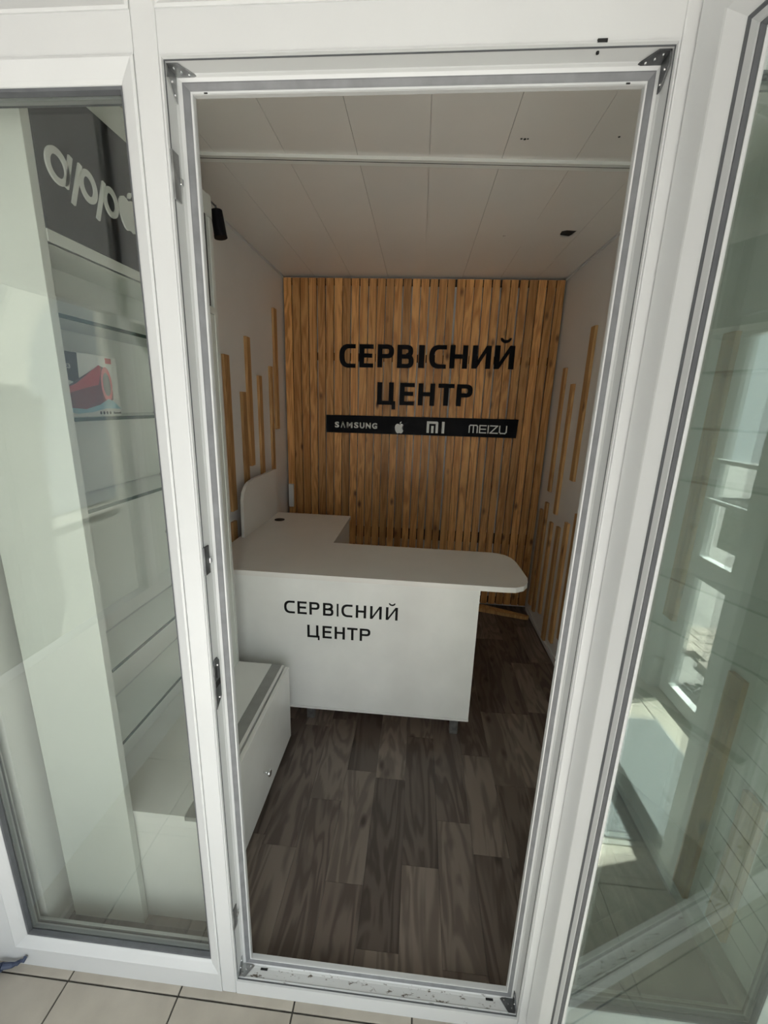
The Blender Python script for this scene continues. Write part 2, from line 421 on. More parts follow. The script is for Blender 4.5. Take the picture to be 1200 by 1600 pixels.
# walls
wl = struct('wall_left', B(XL - 0.05, XL, 0.07, 2.62, -0.004, H + 0.02), M['wallp'], 'white glossy panel wall with thin wooden strips, left side')
wr = struct('wall_right', B(XR, XR + 0.05, 0.07, 2.62, -0.004, H + 0.02), M['wallp'], 'white glossy panel wall with thin wooden strips, right side')
wb = struct('wall_back', B(XL, XR, 2.585, 2.62, -0.004, H + 0.02), M['wallp'], 'back wall clad in upright pine slats')
def wkid(parent, name, bm, mat, **k):
    o = obj(name, bm, mat, None, **k); o.location -= parent.location; o.parent = parent; return o
# pine slats on the back wall
n = 32; pitch = (0.98 - (-1.045)) / n
for i in range(n):
    x0 = -1.045 + i * pitch
    g = 0.0055 + random.random() * 0.0045
    if i in (19, 24, 26): g = 0.013
    x1 = x0 + pitch - g
    bm = bm_new(); zs = [0.03, 0.5, 0.95, 1.4, 1.85, 2.2, 2.525]
    yf = 2.540 + random.uniform(-0.0015, 0.0015)
    rows = []
    dl = [random.uniform(-0.0016, 0.0016) for _ in zs]
    for z, d in zip(zs, dl):
        rows.append([bm.verts.new(p) for p in ((x0 + d, yf, z), (x1 + d, yf, z), (x1 + d, yf + 0.022, z), (x0 + d, yf + 0.022, z))])
    for a, b in zip(rows, rows[1:]):
        for q in range(4): bm.faces.new((a[q], a[(q + 1) % 4], b[(q + 1) % 4], b[q]))
    bm.faces.new(rows[0]); bm.faces.new(rows[-1])
    o = wkid(wb, 'slat', bm, M['pine'])
for z0, z1 in ((2.485, 2.53), (1.96, 2.015), (0.56, 0.645), (0.03, 0.08)):
    wkid(wb, 'batten', B(-1.04, 0.975, 2.5635, 2.584, z0, z1), M['batten'])
# wooden strips on side walls  (y0, y1, z0, z1)
for y0, y1, z0, z1 in ((1.478, 1.539, 1.016, 1.876), (1.690, 1.745, 0.70, 1.691), (1.785, 1.842, 1.239, 2.010), (1.965, 2.015, 0.85, 1.800),
                       (2.185, 2.232, 0.80, 1.877), (2.290, 2.350, 1.444, 2.270), (1.462, 1.520, 0.45, 0.955), (1.25, 1.31, 0.9, 1.6)):
    wkid(wl, 'wood_strip', B(XL + 0.0005, XL + 0.018, y0, y1, z0, z1, bev=0.001), M['pinefl'])
for y0, y1, z0, z1 in ((1.865, 1.925, 1.217, 2.117), (2.285, 2.335, 1.066, 1.923), (2.095, 2.145, 0.943, 1.810), (2.300, 2.350, 0.10, 0.980),
                       (2.410, 2.455, 0.10, 0.903), (2.150, 2.195, 0.16, 0.870), (1.995, 2.045, 0.03, 0.879), (1.845, 1.900, 0.10, 0.949),
                       (1.700, 1.755, 0.20, 1.042), (1.40, 1.45, 1.0, 1.7), (1.10, 1.15, 0.1, 0.9), (0.345, 0.405, 0.06, 0.90), (0.185, 0.255, 0.13, 0.62), (0.70, 0.76, 0.9, 1.9)):
    wkid(wr, 'wood_strip', B(XR - 0.018, XR - 0.0005, y0, y1, z0, z1, bev=0.001), M['pinefl'])
struct('baseboard_left', B(XL, XL + 0.012, 0.07, 2.53, 0.0, 0.03), M['pvc'], 'thin white skirting strip along the left wall')
struct('baseboard_right', B(XR - 0.012, XR, 0.07, 2.53, 0.0, 0.03), M['pvc'], 'thin white skirting strip along the right wall')
# ceiling of long glossy panels
ce = struct('ceiling', B(XL - 0.05, XR + 0.05, 0.07, 2.62, H + 0.02, H + 0.05), M['wallp'], 'glossy white ceiling of long plastic panels')
xs = [XL, -0.8165, -0.5480, -0.2785, -0.0120, 0.2560, 0.5245, 0.7800, XR]
def jy(x): return 1.028 + (x + 0.878) * 0.06
hole = (0.685, 0.768, 1.725, 1.825)
for a, b in zip(xs, xs[1:]):
    for near in (True, False):
        bm = bm_new(); g = 0.0007
        ya, yb = jy(a) - 0.012, jy(b) - 0.012
        P = [(a + g, 0.072), (b - g, 0.072), (b - g, yb), (a + g, ya)] if near else [(a + g, ya + 0.024), (b - g, yb + 0.024), (b - g, 2.583), (a + g, 2.583)]
        if not near and a < hole[0] < b:
            # panel with a torn hole: strips round the hole
            x0h, x1h, y0h, y1h = hole
            tear = [(x0h, y0h + 0.012), (x0h + 0.022, y0h), (x1h - 0.02, y0h + 0.006), (x1h, y0h - 0.004 + 0.01), (x1h - 0.012, y1h - 0.022), (x1h - 0.02, y1h), (x0h + 0.018, y1h - 0.014), (x0h + 0.004, y1h - 0.03)]
            cx, cy = (x0h + x1h) / 2, (y0h + y1h) / 2
            out = [(a + g, 1.6), (cx, 1.6), (b - g, 1.6), (b - g, cy), (b - g, 1.95), (cx, 1.95), (a + g, 1.95), (a + g, cy)]
            order = [tear[0], tear[1], tear[2], tear[3], tear[4], tear[5], tear[6], tear[7]]
            outer = [(a + g, 1.6), (cx - 0.01, 1.6), (cx + 0.01, 1.6), (b - g, 1.6), (b - g, 1.95), (cx + 0.01, 1.95), (cx - 0.01, 1.95), (a + g, 1.95)]
            for z in (H, H + 0.008):
                vi = [bm.verts.new((*p, z)) for p in order]; vo = [bm.verts.new((*p, z)) for p in outer]
                for q in range(8): bm.faces.new((vi[q], vi[(q + 1) % 8], vo[(q + 1) % 8], vo[q]))
            box(bm, a + g, b - g, ya + 0.024, 1.6, H, H + 0.008); box(bm, a + g, b - g, 1.95, 2.583, H, H + 0.008)
        else:
            poly(bm, P, lambda u, v, w: (u, v, H + w), 0.008)
        wkid(ce, 'ceiling_panel', bm, M['ceil'])
wkid(ce, 'hole_void', B(hole[0] - 0.02, hole[1] + 0.015, hole[2] - 0.02, hole[3] + 0.02, H + 0.0085, H + 0.019), M['slot'])
# joint profile across the ceiling
bm = bm_new()
poly(bm, [(XL, jy(XL) - 0.022), (XR, jy(XR) - 0.022), (XR, jy(XR) + 0.022), (XL, jy(XL) + 0.022)], lambda u, v, w: (u, v, H - 0.011 + w), 0.0115)
wkid(ce, 'joint_profile', bm, M['white'])
bm = bm_new()
poly(bm, [(XL, jy(XL) - 0.006), (XR, jy(XR) - 0.003), (XR, jy(XR) - 0.001), (XL, jy(XL) - 0.003)], lambda u, v, w: (u, v, H - 0.0118 + w), 0.001)
wkid(ce, 'joint_gap', bm, M['slot'])
bm = bm_new()
for i, (px, py, r) in enumerate(((0.300, 0.955, 0.004), (0.312, 0.957, 0.005), (0.322, 0.956, 0.003), (0.622, 0.952, 0.004), (0.40, 1.80, 0.003), (0.408, 1.80, 0.002))):
    cyl(bm, (px, py, H - 0.001), (px, py, H + 0.001), r, seg=8)
wkid(ce, 'screw_hole', bm, M['slot'])
bm = bm_new()
poly(bm, [(0.905, 1.28), (0.925, 1.25), (0.955, 1.26), (0.965, 1.33), (0.95, 1.42), (0.91, 1.45), (0.875, 1.43), (0.88, 1.36)], lambda u, v, w: (u, v, H - 0.0006 + w), 0.0005)
wkid(ce, 'glue_patch', bm, M['yellow'])
wkid(ce, 'ceiling_bead', B(XL, XL + 0.012, 1.06, 2.583, H - 0.010, H), M['pvc'])
wkid(ce, 'ceiling_bead', B(XR - 0.012, XR, 1.13, 2.583, H - 0.010, H), M['pvc'])

# ------------------------------------------------------------------ glazed front
zt = 2.165
# posts and lintel (facade)
bm = B(-0.479, -0.4375, 0.0, 0.065, 0.0, 2.75, bev=0.003)
struct('trim_2', bm, M['pvc'], 'white upright mullion between left pane and doorway')
bm = B(0.3475, 0.392, 0.0, 0.065, 0.0, 2.75, bev=0.003)
struct('trim_3', bm, M['pvc'], 'white upright mullion on the hinge side of the doorway')
for k, (x0, x1) in enumerate(((-1.19, -0.479), (-0.4375, 0.3475), (0.392, 1.05))):
    struct('trim_%d' % (4 + k), B(x0, x1, 0.0012, 0.064, zt + 0.0, 2.221), M['pvc'],
           ['white lintel bar over the left pane', 'white lintel bar over the doorway', 'white lintel bar over the right pane'][k])
struct('trim_7', B(-1.19, 1.05, 0.001, 0.065, 2.62, 2.80), M['pvc'], 'white header above the transom lights')

# left pane: the frame's flat is wide left and at the bottom, so use bars plus a bead ring
w1 = T('window_1', (-0.82, 0.0, 0.0), 'tall fixed glass pane in a white frame left of the doorway', 'window', kind='structure')
def fixedpane(t, x0, x1, z0, z1, ox0, ox1, oz0, oz1, gm='glass'):
    """(x0..z1) = inner edge of flat face; ox.. = outer extents"""
    bm = bm_new()
    if x0 - ox0 > 0.003: box(bm, ox0, x0, 0.0, 0.064, oz0, oz1)
    if ox1 - x1 > 0.003: box(bm, x1, ox1, 0.0, 0.064, oz0, oz1)
    if z0 - oz0 > 0.003: box(bm, x0, x1, 0.0, 0.064, oz0, z0)
    if oz1 - z1 > 0.003: box(bm, x0, x1, 0.0, 0.064, z1, oz1)
    if len(bm.verts): t.part('frame', bm, M['pvc'])
    t.part('bead', ring(bm_new(), x0, x1, z0, z1, [(0, 0.064), (0, -0.0015), (0.004, -0.003), (0.026, 0.008), (0.031, 0.012), (0.033, 0.018)]), M['pvc'])
    a = 0.033
    t.part('outer_gasket', ring(bm_new(), x0, x1, z0, z1, [(a - 0.001, 0.0135), (a + 0.003, 0.015), (a + 0.004, 0.0265)]), M['gasket'])
    t.part('spacer', ring(bm_new(), x0, x1, z0, z1, [(a - 0.003, 0.029), (a + 0.007, 0.029), (a + 0.007, 0.041), (a - 0.003, 0.041)]), M['spacer'])
    t.part('inner_gasket', ring(bm_new(), x0, x1, z0, z1, [(a + 0.001, 0.0438), (a + 0.008, 0.0442), (a + 0.006, 0.048)]), M['gasket'])
    t.part('inner_bead', ring(bm_new(), x0, x1, z0, z1, [(a + 0.004, 0.0445), (a + 0.006, 0.048), (a - 0.004, 0.056), (a - 0.012, 0.066), (0, 0.0668)]), M['pvc'])
    t.part('glass_pane', B(x0 + a - 0.002, x1 - a + 0.002, 0.0270, 0.0278, z0 + a - 0.002, z1 - a + 0.002), M[gm])
    t.part('glass_pane', B(x0 + a - 0.002, x1 - a + 0.002, 0.0425, 0.0432, z0 + a - 0.002, z1 - a + 0.002), M[gm])
fixedpane(w1, -1.102, -0.479, 0.070, zt, -1.19, -0.479, 0.0, zt)
w2 = T('window_2', (0.72, 0.0, 0.0), 'tall fixed glass pane right of the doorway behind the open leaf', 'window', kind='structure')
fixedpane(w2, 0.392, 0.975, 0.070, zt, 0.392, 1.05, 0.0, zt, 'glass_r')
for k, (x0, x1) in enumerate(((-1.10, -0.479), (-0.4375, 0.3475), (0.392, 0.975))):
    t = T('window_%d' % (3 + k), ((x0 + x1) / 2, 0, 2.221), ['transom light over the left pane', 'transom light over the doorway', 'transom light over the right pane'][k], 'window', kind='structure')
    fixedpane(t, x0, x1, 2.221, 2.62, x0 - (0.09 if k == 0 else 0), x1 + (0.075 if k == 2 else 0), 2.221, 2.62)

# door frame
dr = T('door_1', (-0.045, 0.0, 0.0), 'white plastic doorway with open glazed leaf and metal keeps', 'door', kind='structure')
dx0, dx1, dz0, dz1 = -0.4365, 0.3465, 0.052, 2.164
R = lambda prof: ring(bm_new(), dx0, dx1, dz0, dz1, prof, k=(1.12, 0.88, 0.55, 1.0))
dr.part('sill', B(dx0, dx1, 0.0005, 0.058, 0.0, dz0), M['pvc_sill'])
dr.part('frame', R([(0, 0.06), (0.0, -0.0005), (0.0035, -0.0015), (0.0045, 0.003)]), M['pvc'])
dr.part('lip_seam', R([(0.0045, 0.003), (0.0052, 0.0045), (0.0048, 0.0065)]), M['gasket'])
dr.part('reveal', R([(0.0048, 0.0065), (0.0055, 0.031), (0.0064, 0.0325), (0.0080, 0.0365), (0.0105, 0.038), (0.0125, 0.039)]), M['pvc'])
dr.part('gasket', R([(0.0125, 0.0390), (0.0145, 0.0385), (0.0200, 0.0430), (0.0225, 0.0455)]), M['gasket_mid'])
dr.part('inner_edge', R([(0.0220, 0.0455), (0.0222, 0.0445), (0.0248, 0.0450), (0.0254, 0.048), (0.0245, 0.058), (0.0, 0.0585)]), M['pvc'])
# soiled threshold: the same reveal, bottom run
bm = bm_new(); prof = [(0.0031, 0.0068), (0.0034, 0.031), (0.0039, 0.0325), (0.0048, 0.0365), (0.0062, 0.038)]
loops = [[bm.verts.new((dx0 + 0.02, y, dz0 + i)), bm.verts.new((dx1 - 0.02, y, dz0 + i))] for i, y in prof]
for a, b in zip(loops, loops[1:]): bm.faces.new((a[0], a[1], b[1], b[0]))
dr.part('threshold', bm, M['pvc_thresh'], label='dirt-speckled white threshold')
for x in (-0.365, 0.275):
    dr.part('drain_slot', B(x - 0.010, x + 0.010, 0.0275, 0.0325, dz0 + 0.0040, dz0 + 0.0052), M['slot'])
for z in (dz0 + 0.006, ):
    bm = bm_new(); 
    cyl(bm, (dx0 + 0.006, 0.010, dz0 + 0.0030), (dx1 - 0.006, 0.010, dz0 + 0.0030), 0.0016, seg=8)
    dr.part('threshold_rib', bm, M['gasket_light'])
# dark holes in the lintel reveal
dr.part('drain_slot', B(0.230, 0.244, -0.0022, 0.0028, dz1 + 0.0002 - 0.003, dz1 + 0.0016), M['slot'])
dr.part('screw_hole', cyl(bm_new(), (0.236, 0.012, dz1 - 0.0075), (0.236, 0.012, dz1 - 0.004), 0.0022, seg=10), M['slot'])
for x in (-0.385, 0.298):
    dr.part('screw_hole', B(x - 0.003, x + 0.003, 0.0440, 0.0466, dz1 - 0.0250, dz1 - 0.0238), M['slot'])

def bracket(sx, sz, mat):
    """zinc corner gusset: two five-sided plates, one on the jamb, one on the head or sill"""
    cx = dx0 + 0.0062 if sx < 0 else dx1 - 0.0062; cz = dz0 + 0.0050 if sz < 0 else dz1 - 0.0062
    dxs = 1 if sx < 0 else -1; dzs = 1 if sz < 0 else -1
    L1 = 0.036
    pts = [(0.0, 0.010), (L1 * 0.5, 0.010), (L1, 0.036), (L1 - 0.006, 0.039), (0.0, 0.039)]
    p = bm_new()
    poly(p, pts, lambda u, v, w: (cx + dxs * u, v - 0.002, cz + dzs * w), 0.0018)
    poly(p, [(0.0, 0.010), (L1 * 0.5, 0.010), (L1 * 1.1, 0.030), (L1 * 1.1, 0.036), (0.0, 0.036)], lambda u, v, w: (cx + dxs * w, v - 0.002, cz + dzs * u), 0.0018)
    o = dr.part('corner_bracket', p, mat)
    for u, v in ((0.008, 0.016), (0.016, 0.024), (0.026, 0.031)):
        s = cyl(bm_new(), (cx + dxs * u, v, cz + dzs * 0.0016), (cx + dxs * u, v, cz + dzs * 0.0036), 0.0022, 0.0015, seg=12)
        sub('screw', s, M['chrome'], o, dr.b)
    for u, v in ((0.018, 0.018), (0.032, 0.026)):
        s = cyl(bm_new(), (cx + dxs * 0.0016, v, cz + dzs * u), (cx + dxs * 0.0034, v, cz + dzs * u), 0.0022, 0.0015, seg=12)
        sub('screw', s, M['chrome'], o, dr.b)
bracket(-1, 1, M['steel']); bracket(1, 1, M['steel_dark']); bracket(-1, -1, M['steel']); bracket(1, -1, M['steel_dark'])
# strike plates on the lock jamb
for z0, z1, mt in ((1.968, 2.040, 'steel'), (1.283, 1.345, 'steel_dark'), (0.249, 0.318, 'steel')):
    x = dx0 + 0.0052
    p = box(bm_new(), x - 0.001, x + 0.0035, 0.001, 0.0215, z0, z1, bev=0.001)
    o = dr.part('strike_plate', p, M[mt])
    zc = (z0 + z1) / 2 - 0.003
    s = box(bm_new(), x + 0.003, x + 0.0065, 0.017, 0.0265, zc - 0.006, zc + 0.006, bev=0.0015)
    sub('cam_screw', s, M['chrome'], o, dr.b)
x = dx0 + 0.0052
p = bm_new()
poly(p, [(0.003, 0.952), (0.028, 0.972), (0.028, 1.066), (0.020, 1.078), (0.008, 1.076), (0.003, 1.062)], lambda u, v, w: (x - 0.001 + w, u, v), 0.0045)
o = dr.part('lock_keep', p, M['steel_dark'], label='dark lock keep with latch slot')
sub('latch_slot', box(bm_new(), x + 0.0030, x + 0.0045, 0.005, 0.024, 1.008, 1.022), M['slot'], o, dr.b)
sub('latch_slot', box(bm_new(), x + 0.0030, x + 0.0042, 0.010, 0.013, 1.030, 1.062), M['slot'], o, dr.b)
for z in (1.060, 0.976):
    sub('screw', cyl(bm_new(), (x + 0.003, 0.017, z), (x + 0.0055, 0.017, z), 0.0028, 0.002, seg=12), M['chrome'], o, dr.b)

# open door leaf, hinged on the right jamb, swung out a little past square
Hx, Hy = 0.366, -0.004
ang = math.atan2(-0.976, 0.218)
leaf = T('door_2', (Hx, Hy, 0.058), 'open glazed door leaf of white plastic swung outward', 'door', kind='structure', rotz=ang)
lz0, lz1, lw = 0.0, 2.150, 0.79
LR = lambda prof: ring(bm_new(), 0.0, lw, lz0, lz1, prof)
leaf.part('leaf_frame', LR([(0, 0.062), (0, 0.0), (0.043, 0.0), (0.046, 0.0005), (0.066, 0.010), (0.070, 0.012)]), M['pvc'], local=True)
leaf.part('outer_gasket', LR([(0.070, 0.012), (0.0735, 0.010), (0.0775, 0.012)]), M['gasket'], local=True)
leaf.part('glazing_bead', LR([(0.0775, 0.012), (0.0790, 0.010), (0.088, 0.012), (0.089, 0.014)]), M['gasket_light'], local=True, label='pale grey glazing bead')
leaf.part('inner_gasket', LR([(0.089, 0.014), (0.0915, 0.013), (0.0965, 0.017)]), M['gasket'], local=True)
leaf.part('spacer', LR([(0.0965, 0.017), (0.099, 0.0155), (0.1020, 0.018), (0.1015, 0.0205), (0.080, 0.034), (0.055, 0.062), (0, 0.0625)]), M['pvc'], local=True)
leaf.part('glass_pane', B(0.101, lw - 0.101, 0.0200, 0.0208, lz0 + 0.101, lz1 - 0.101), M['glass2'], local=True)
leaf.part('glass_pane', B(0.101, lw - 0.101, 0.0240, 0.0248, lz0 + 0.101, lz1 - 0.101), M['glass2'], local=True)
hd = leaf.part('door_handle', box(cyl(bm_new(), (0.755, -0.045, 0.95), (0.755, 0.0, 0.95), 0.008), 0.742, 0.768, -0.012, 0.0, 0.84, 1.02, bev=0.004), M['pvc'], local=True)
bm = cyl(bm_new(), (0.755, -0.045, 0.95), (0.635, -0.05, 0.95), 0.009)
sub('lever', bm, M['pvc'], hd, (0, 0, 0))

# ------------------------------------------------------------------ vestibule (in front of the glazed front)
struct('trim_18', B(-1.24, -1.19, -1.62, -0.07, 1.95, 2.81), M['pvc'], 'white header over the left side glazing')
vl = struct('wall_left', B(-1.24, -1.19, -1.70, 0.066, -0.005, 0.80), M['pvc'], 'low white parapet at the left end of the glazed front')
struct('trim_8', B(-1.24, -1.19, -0.07, 0.066, 0.80, 2.75), M['pvc'], 'white corner post at the left end of the glazed front')
struct('trim_9', B(-1.24, -1.19, -1.70, -1.62, 0.80, 2.75), M['pvc'], 'white rear corner post on the left')
struct('trim_10', B(-1.24, -1.19, -0.90, -0.83, 0.80, 2.75), M['pvc'], 'white window post in the left side glazing')
struct('ceiling', B(-1.30, 1.64, -1.75, 0.066, 2.81, 2.86), M['wallp'], 'ceiling over the entrance')
struct('wall_front', B(-1.19, 1.62, -1.70, -1.64, 2.12, 2.81), M['pvc'], 'header wall behind the viewer')
# right side: short siding wall, post, glazed outer door
sr = struct('wall_right', B(1.052, 1.10, -0.34, 0.066, -0.005, 2.81), M['siding'], 'short wall of pale grey lap siding right of the glazed front')
for i in range(34):
    z = i * 0.081
    wkid(sr, 'siding_board', B(1.044, 1.052, -0.338, -0.004, z + 0.004, min(z + 0.079, 2.80)), M['siding'])
struct('trim_11', B(0.965, 1.09, -0.43, -0.342, 0.0, 2.81), M['pvc'], 'white door post at the end of the short siding wall')
sb = struct('wall_far', B(1.20, 1.50, -1.70, -1.64, -0.005, 2.12), M['siding'], 'narrow wall of pale grey lap siding beside the outer door')
for i in range(26):
    z = i * 0.081
    wkid(sb, 'siding_board', B(1.205, 1.47, -1.64, -1.632, z + 0.004, z + 0.079), M['siding'])
struct('trim_13', B(0.62, 0.70, -1.70, -1.64, 0.0, 2.12), M['pvc'], 'white rear window post')
struct('trim_14', B(1.50, 1.62, -1.70, -1.54, 0.0, 2.81), M['pvc'], 'white corner post beside the outer door')
struct('trim_15', B(1.55, 1.62, -0.535, -0.38, 0.0, 2.81), M['pvc'], 'white post on the near side of the outer door')
struct('trim_16', B(1.10, 1.62, -0.38, -0.33, -0.005, 2.81), M['siding'], 'pale return wall beside the outer door')
struct('trim_17', B(1.55, 1.62, -1.54, -0.535, 2.12, 2.81), M['pvc'], 'white header over the outer door')
od = T('door_3', (1.58, -1.0, 0.0), 'white outer door with two glazed panels and pull bars', 'door', kind='structure')
def oleaf(y0, y1):
    bm = bm_new()
    box(bm, 1.555, 1.60, y0, y0 + 0.09, 0.01, 2.11); box(bm, 1.555, 1.60, y1 - 0.09, y1, 0.01, 2.11)
    for a, b in ((0.01, 0.09), (0.78, 0.90), (2.02, 2.11)): box(bm, 1.556, 1.599, y0 + 0.09, y1 - 0.09, a, b)
    od.part('leaf_frame', bm, M['pvc'])
    od.part('glass_pane', B(1.575, 1.579, y0 + 0.085, y1 - 0.085, 0.085, 0.785), M['glass'])
    od.part('glass_pane', B(1.575, 1.579, y0 + 0.085, y1 - 0.085, 0.895, 2.025), M['glass'])
oleaf(-1.53, -0.54)
for z in (1.42, 1.215):
    bm = cyl(bm_new(), (1.53, -1.50, z), (1.53, -1.13, z), 0.012); cyl(bm, (1.53, -1.48, z), (1.556, -1.48, z), 0.008); cyl(bm, (1.53, -1.15, z), (1.556, -1.15, z), 0.008)
    od.part('pull_bar', bm, M['pvc'])
tag(obj('notice_sheet', B(1.572, 1.574, -1.36, -1.15, 0.98, 1.20), M['paper']), 'printed sheet stuck on the outer door glass', 'notice')

# outdoors
struct('ground', B(-14, 16, -16, 6, -0.16, -0.062), M['ground'], 'paved open ground outside')
bm = bm_new()
for i in range(14):
    for j in range(18):
        if i < 3 and 8 <= j: pass
        x0 = 2.02 + i * 0.125 + (0.06 if j % 2 else 0); y0 = -2.4 + j * 0.125
        box(bm, x0, x0 + 0.118, y0, y0 + 0.118, -0.060, -0.018)
tag(obj('paving_stones', bm, M['cobble']), 'small square paving stones outside the outer door', 'paving', kind='stuff')
bm = bm_new()
for i in range(10):
    for j in range(20):
        cx = 1.64 + i * 0.036; cy = -1.62 + j * 0.0416 + (0.0208 if i % 2 else 0)
        ringpoly(bm, cx, cy, 0.024, 0.024, 0.72, lambda u, v, w: (u, v, -0.020 - w), 0.018, seg=6)
tag(obj('rubber_mat', bm, M['rubber']), 'black honeycomb rubber mat on the ground outside the outer door', 'mat')
bm = bm_new(); box(bm, 0.80, 1.40, -1.24, -0.50, 0.0, 0.010, bev=0.003)
mt = T('door_mat', (1.1, -0.87, 0.0), 'grey carpet doormat on the beige tiles inside the outer door', 'mat')
mt.part('pile', B(0.82, 1.38, -1.22, -0.52, 0.004, 0.012, bev=0.002), M['mat']); mt.part('border', B(0.80, 1.40, -1.24, -0.50, 0.0005, 0.006, bev=0.001), M['strip'])

def building(name, base, w, h, d, mat, label, cols, rows, rot=0.0, arch=False, sign=None, fm='pvc'):
    t = T(name, base, label, 'building', rotz=rot, group='buildings around the entrance')
    t.part('wall', B(-w / 2, w / 2, 0, d, 0, h), mat, local=True)
    for i in range(cols):
        for j in range(rows):
            cx = -w / 2 + (i + 0.5) * w / cols; z0 = 0.9 + j * 3.0
            fr = t.part('window', B(cx - 0.6, cx + 0.6, -0.05, -0.001, z0, z0 + 1.5), M[fm], local=True)
            sub('pane', B(cx - 0.52, cx + 0.52, -0.06, -0.051, z0 + 0.08, z0 + 1.42), M['darkglass'], fr, (0, 0, 0))
    t.part('roof', B(-w / 2 - 0.2, w / 2 + 0.2, -0.3, d + 0.2, h, h + 0.25), M['bluegrey'], local=True)
    if arch:
        bm = bm_new(); F = lambda u, v, w_: (u, -0.10 + w_ * 0.1, v)
        ringpoly(bm, arch, 1.7, 0.9, 0.9, 0.8, F, 1.0, seg=20, a0=0, a1=math.pi)
        box(bm, arch - 0.9, arch - 0.72, -0.10, 0.0, 0, 1.7); box(bm, arch + 0.72, arch + 0.9, -0.10, 0.0, 0, 1.7)
        t.part('arch', bm, M[fm], local=True)
    if sign: t.part('sign_board', B(sign - 0.5, sign + 0.5, -0.12, -0.07, 2.2, 2.9), M['red'], local=True, label='red sign board')
    return t
building('building', (-5.5, -9.0, -0.06), 13, 3.8, 5, M['stucco'], 'pale single-storey building across the street with an arched doorway', 5, 1, rot=math.pi, arch=2.6)
building('building', (-2.25, -2.6, -0.06), 9, 7.5, 5, M['olive'], 'added olive two-storey building darkening the left of the entrance', 4, 2, rot=math.pi / 2, arch=0.5, fm='olive_trim')  # added out of view: dims light from the left, keeps the left pane's reflection dark
building('building', (9.0, -4.0, -0.06), 10, 3.4, 5, M['bluegrey'], 'blue-grey low shop building seen past the outer door', 4, 1, rot=-math.pi / 2, sign=0.6)

# ================================================================== THINGS
# ---- display unit on the left wall
yb0, yb1 = 0.130, 0.918
un = T('display_cabinet', (-0.92, 0.52, 0.0), 'tall white open display unit with glass shelves along the left wall', 'cabinet')
un.part('side_panel', B(-1.035, -0.800, yb0, yb0 + 0.022, 0.0, 2.36, bev=0.0012), M['lam_panel'])
un.part('side_panel', B(-1.035, -0.800, 0.896, yb1, 0.432, 2.36, bev=0.0012), M['lam_panel'])
un.part('back_panel', B(-0.975, -0.957, yb0 + 0.0225, 0.8955, 0.432, 2.36), M['lam_panel'])
un.part('top_panel', B(-0.956, -0.802, yb0 + 0.0225, 0.8955, 1.955, 1.973), M['lam_panel'])
un.part('divider', B(-0.956, -0.802, 0.746, 0.764, 0.432, 1.954), M['lam_panel'])
un.part('closing_panel', B(-0.820, -0.802, 0.7645, 0.8955, 0.432, 1.954), M['lam_panel'])
un.part('cornice', B(-0.815, -0.798, yb0 + 0.0225, 0.918, 2.283, 2.355, bev=0.001), M['lam_panel'])
fa = un.part('fascia', B(-0.812, -0.797, yb0 + 0.0228, 0.862, 1.980, 2.282), M['fascia'], label='charcoal sign fascia')
un.part('valance', B(-0.810, -0.798, yb0 + 0.0228, 0.895, 1.955, 1.979), M['lam_panel'])
# letters  (frame: u = y, v = z, facing +x)
FF = lambda u, v, w: (-0.7968 + 0.004 - w, u, v)
def bar(bm, p, q, hw, fr, dp):
    (a, b), (c, d) = p, q; L = math.hypot(c - a, d - b); nx, ny = -(d - b) / L * hw, (c - a) / L * hw
    poly(bm, [(a + nx, b + ny), (c + nx, d + ny), (c - nx, d - ny), (a - nx, b - ny)], fr, dp)
bm = bm_new(); ringpoly(bm, 0.2010, 2.112, 0.0310, 0.035, 0.62, FF, 0.004, seg=36); bar(bm, (0.2410, 2.149), (0.2185, 2.080), 0.0052, FF, 0.004)
un_l = sub('letter', bm, M['white'], fa, un.b, 'white letter a')
bm = bm_new(); ringpoly(bm, 0.2870, 2.112, 0.0265, 0.034, 0.60, FF, 0.004, seg=36); bar(bm, (0.2680, 2.147), (0.2330, 2.055), 0.0050, FF, 0.004)
sub('letter', bm, M['white'], fa, un.b, 'white letter p, left one')
bm = bm_new(); ringpoly(bm, 0.3600, 2.110, 0.0255, 0.034, 0.60, FF, 0.004, seg=36); bar(bm, (0.3415, 2.145), (0.3065, 2.053), 0.0050, FF, 0.004)
sub('letter', bm, M['white'], fa, un.b, 'white letter p, right one')
sub('logo', apple(bm_new(), FF, 0.428, 2.117, 0.098, 0.004), M['white'], fa, un.b, 'white fruit emblem')
for z in (1.815, 1.590, 1.367, 0.917, 0.680):
    bm = B(-0.956, -0.802, yb0 + 0.0235, 0.745, z - 0.006, z)
    o = un.part('glass_shelf', bm, M['shelfg'])
    sub('shelf_edge', B(-0.8022, -0.8005, yb0 + 0.0235, 0.745, z - 0.0085, z + 0.0005), M['edge'], o, un.b, 'dark green glass edge')
    sub('shelf_edge', B(-0.9566, -0.9556, yb0 + 0.0235, 0.745, z - 0.006, z + 0.0005), M['gasket_light'], o, un.b)
for z in (1.815, 1.590, 1.367, 1.142, 0.917, 0.680):
    bm = cyl(bm_new(), (-0.957, 0.700, z - 0.002), (-0.928, 0.700, z - 0.002), 0.0085, seg=14)
    cyl(bm, (-0.935, 0.700, z - 0.016), (-0.935, 0.700, z + 0.012), 0.0075, seg=12)
    un.part('shelf_clip', bm, M['chrome'], smooth=True)
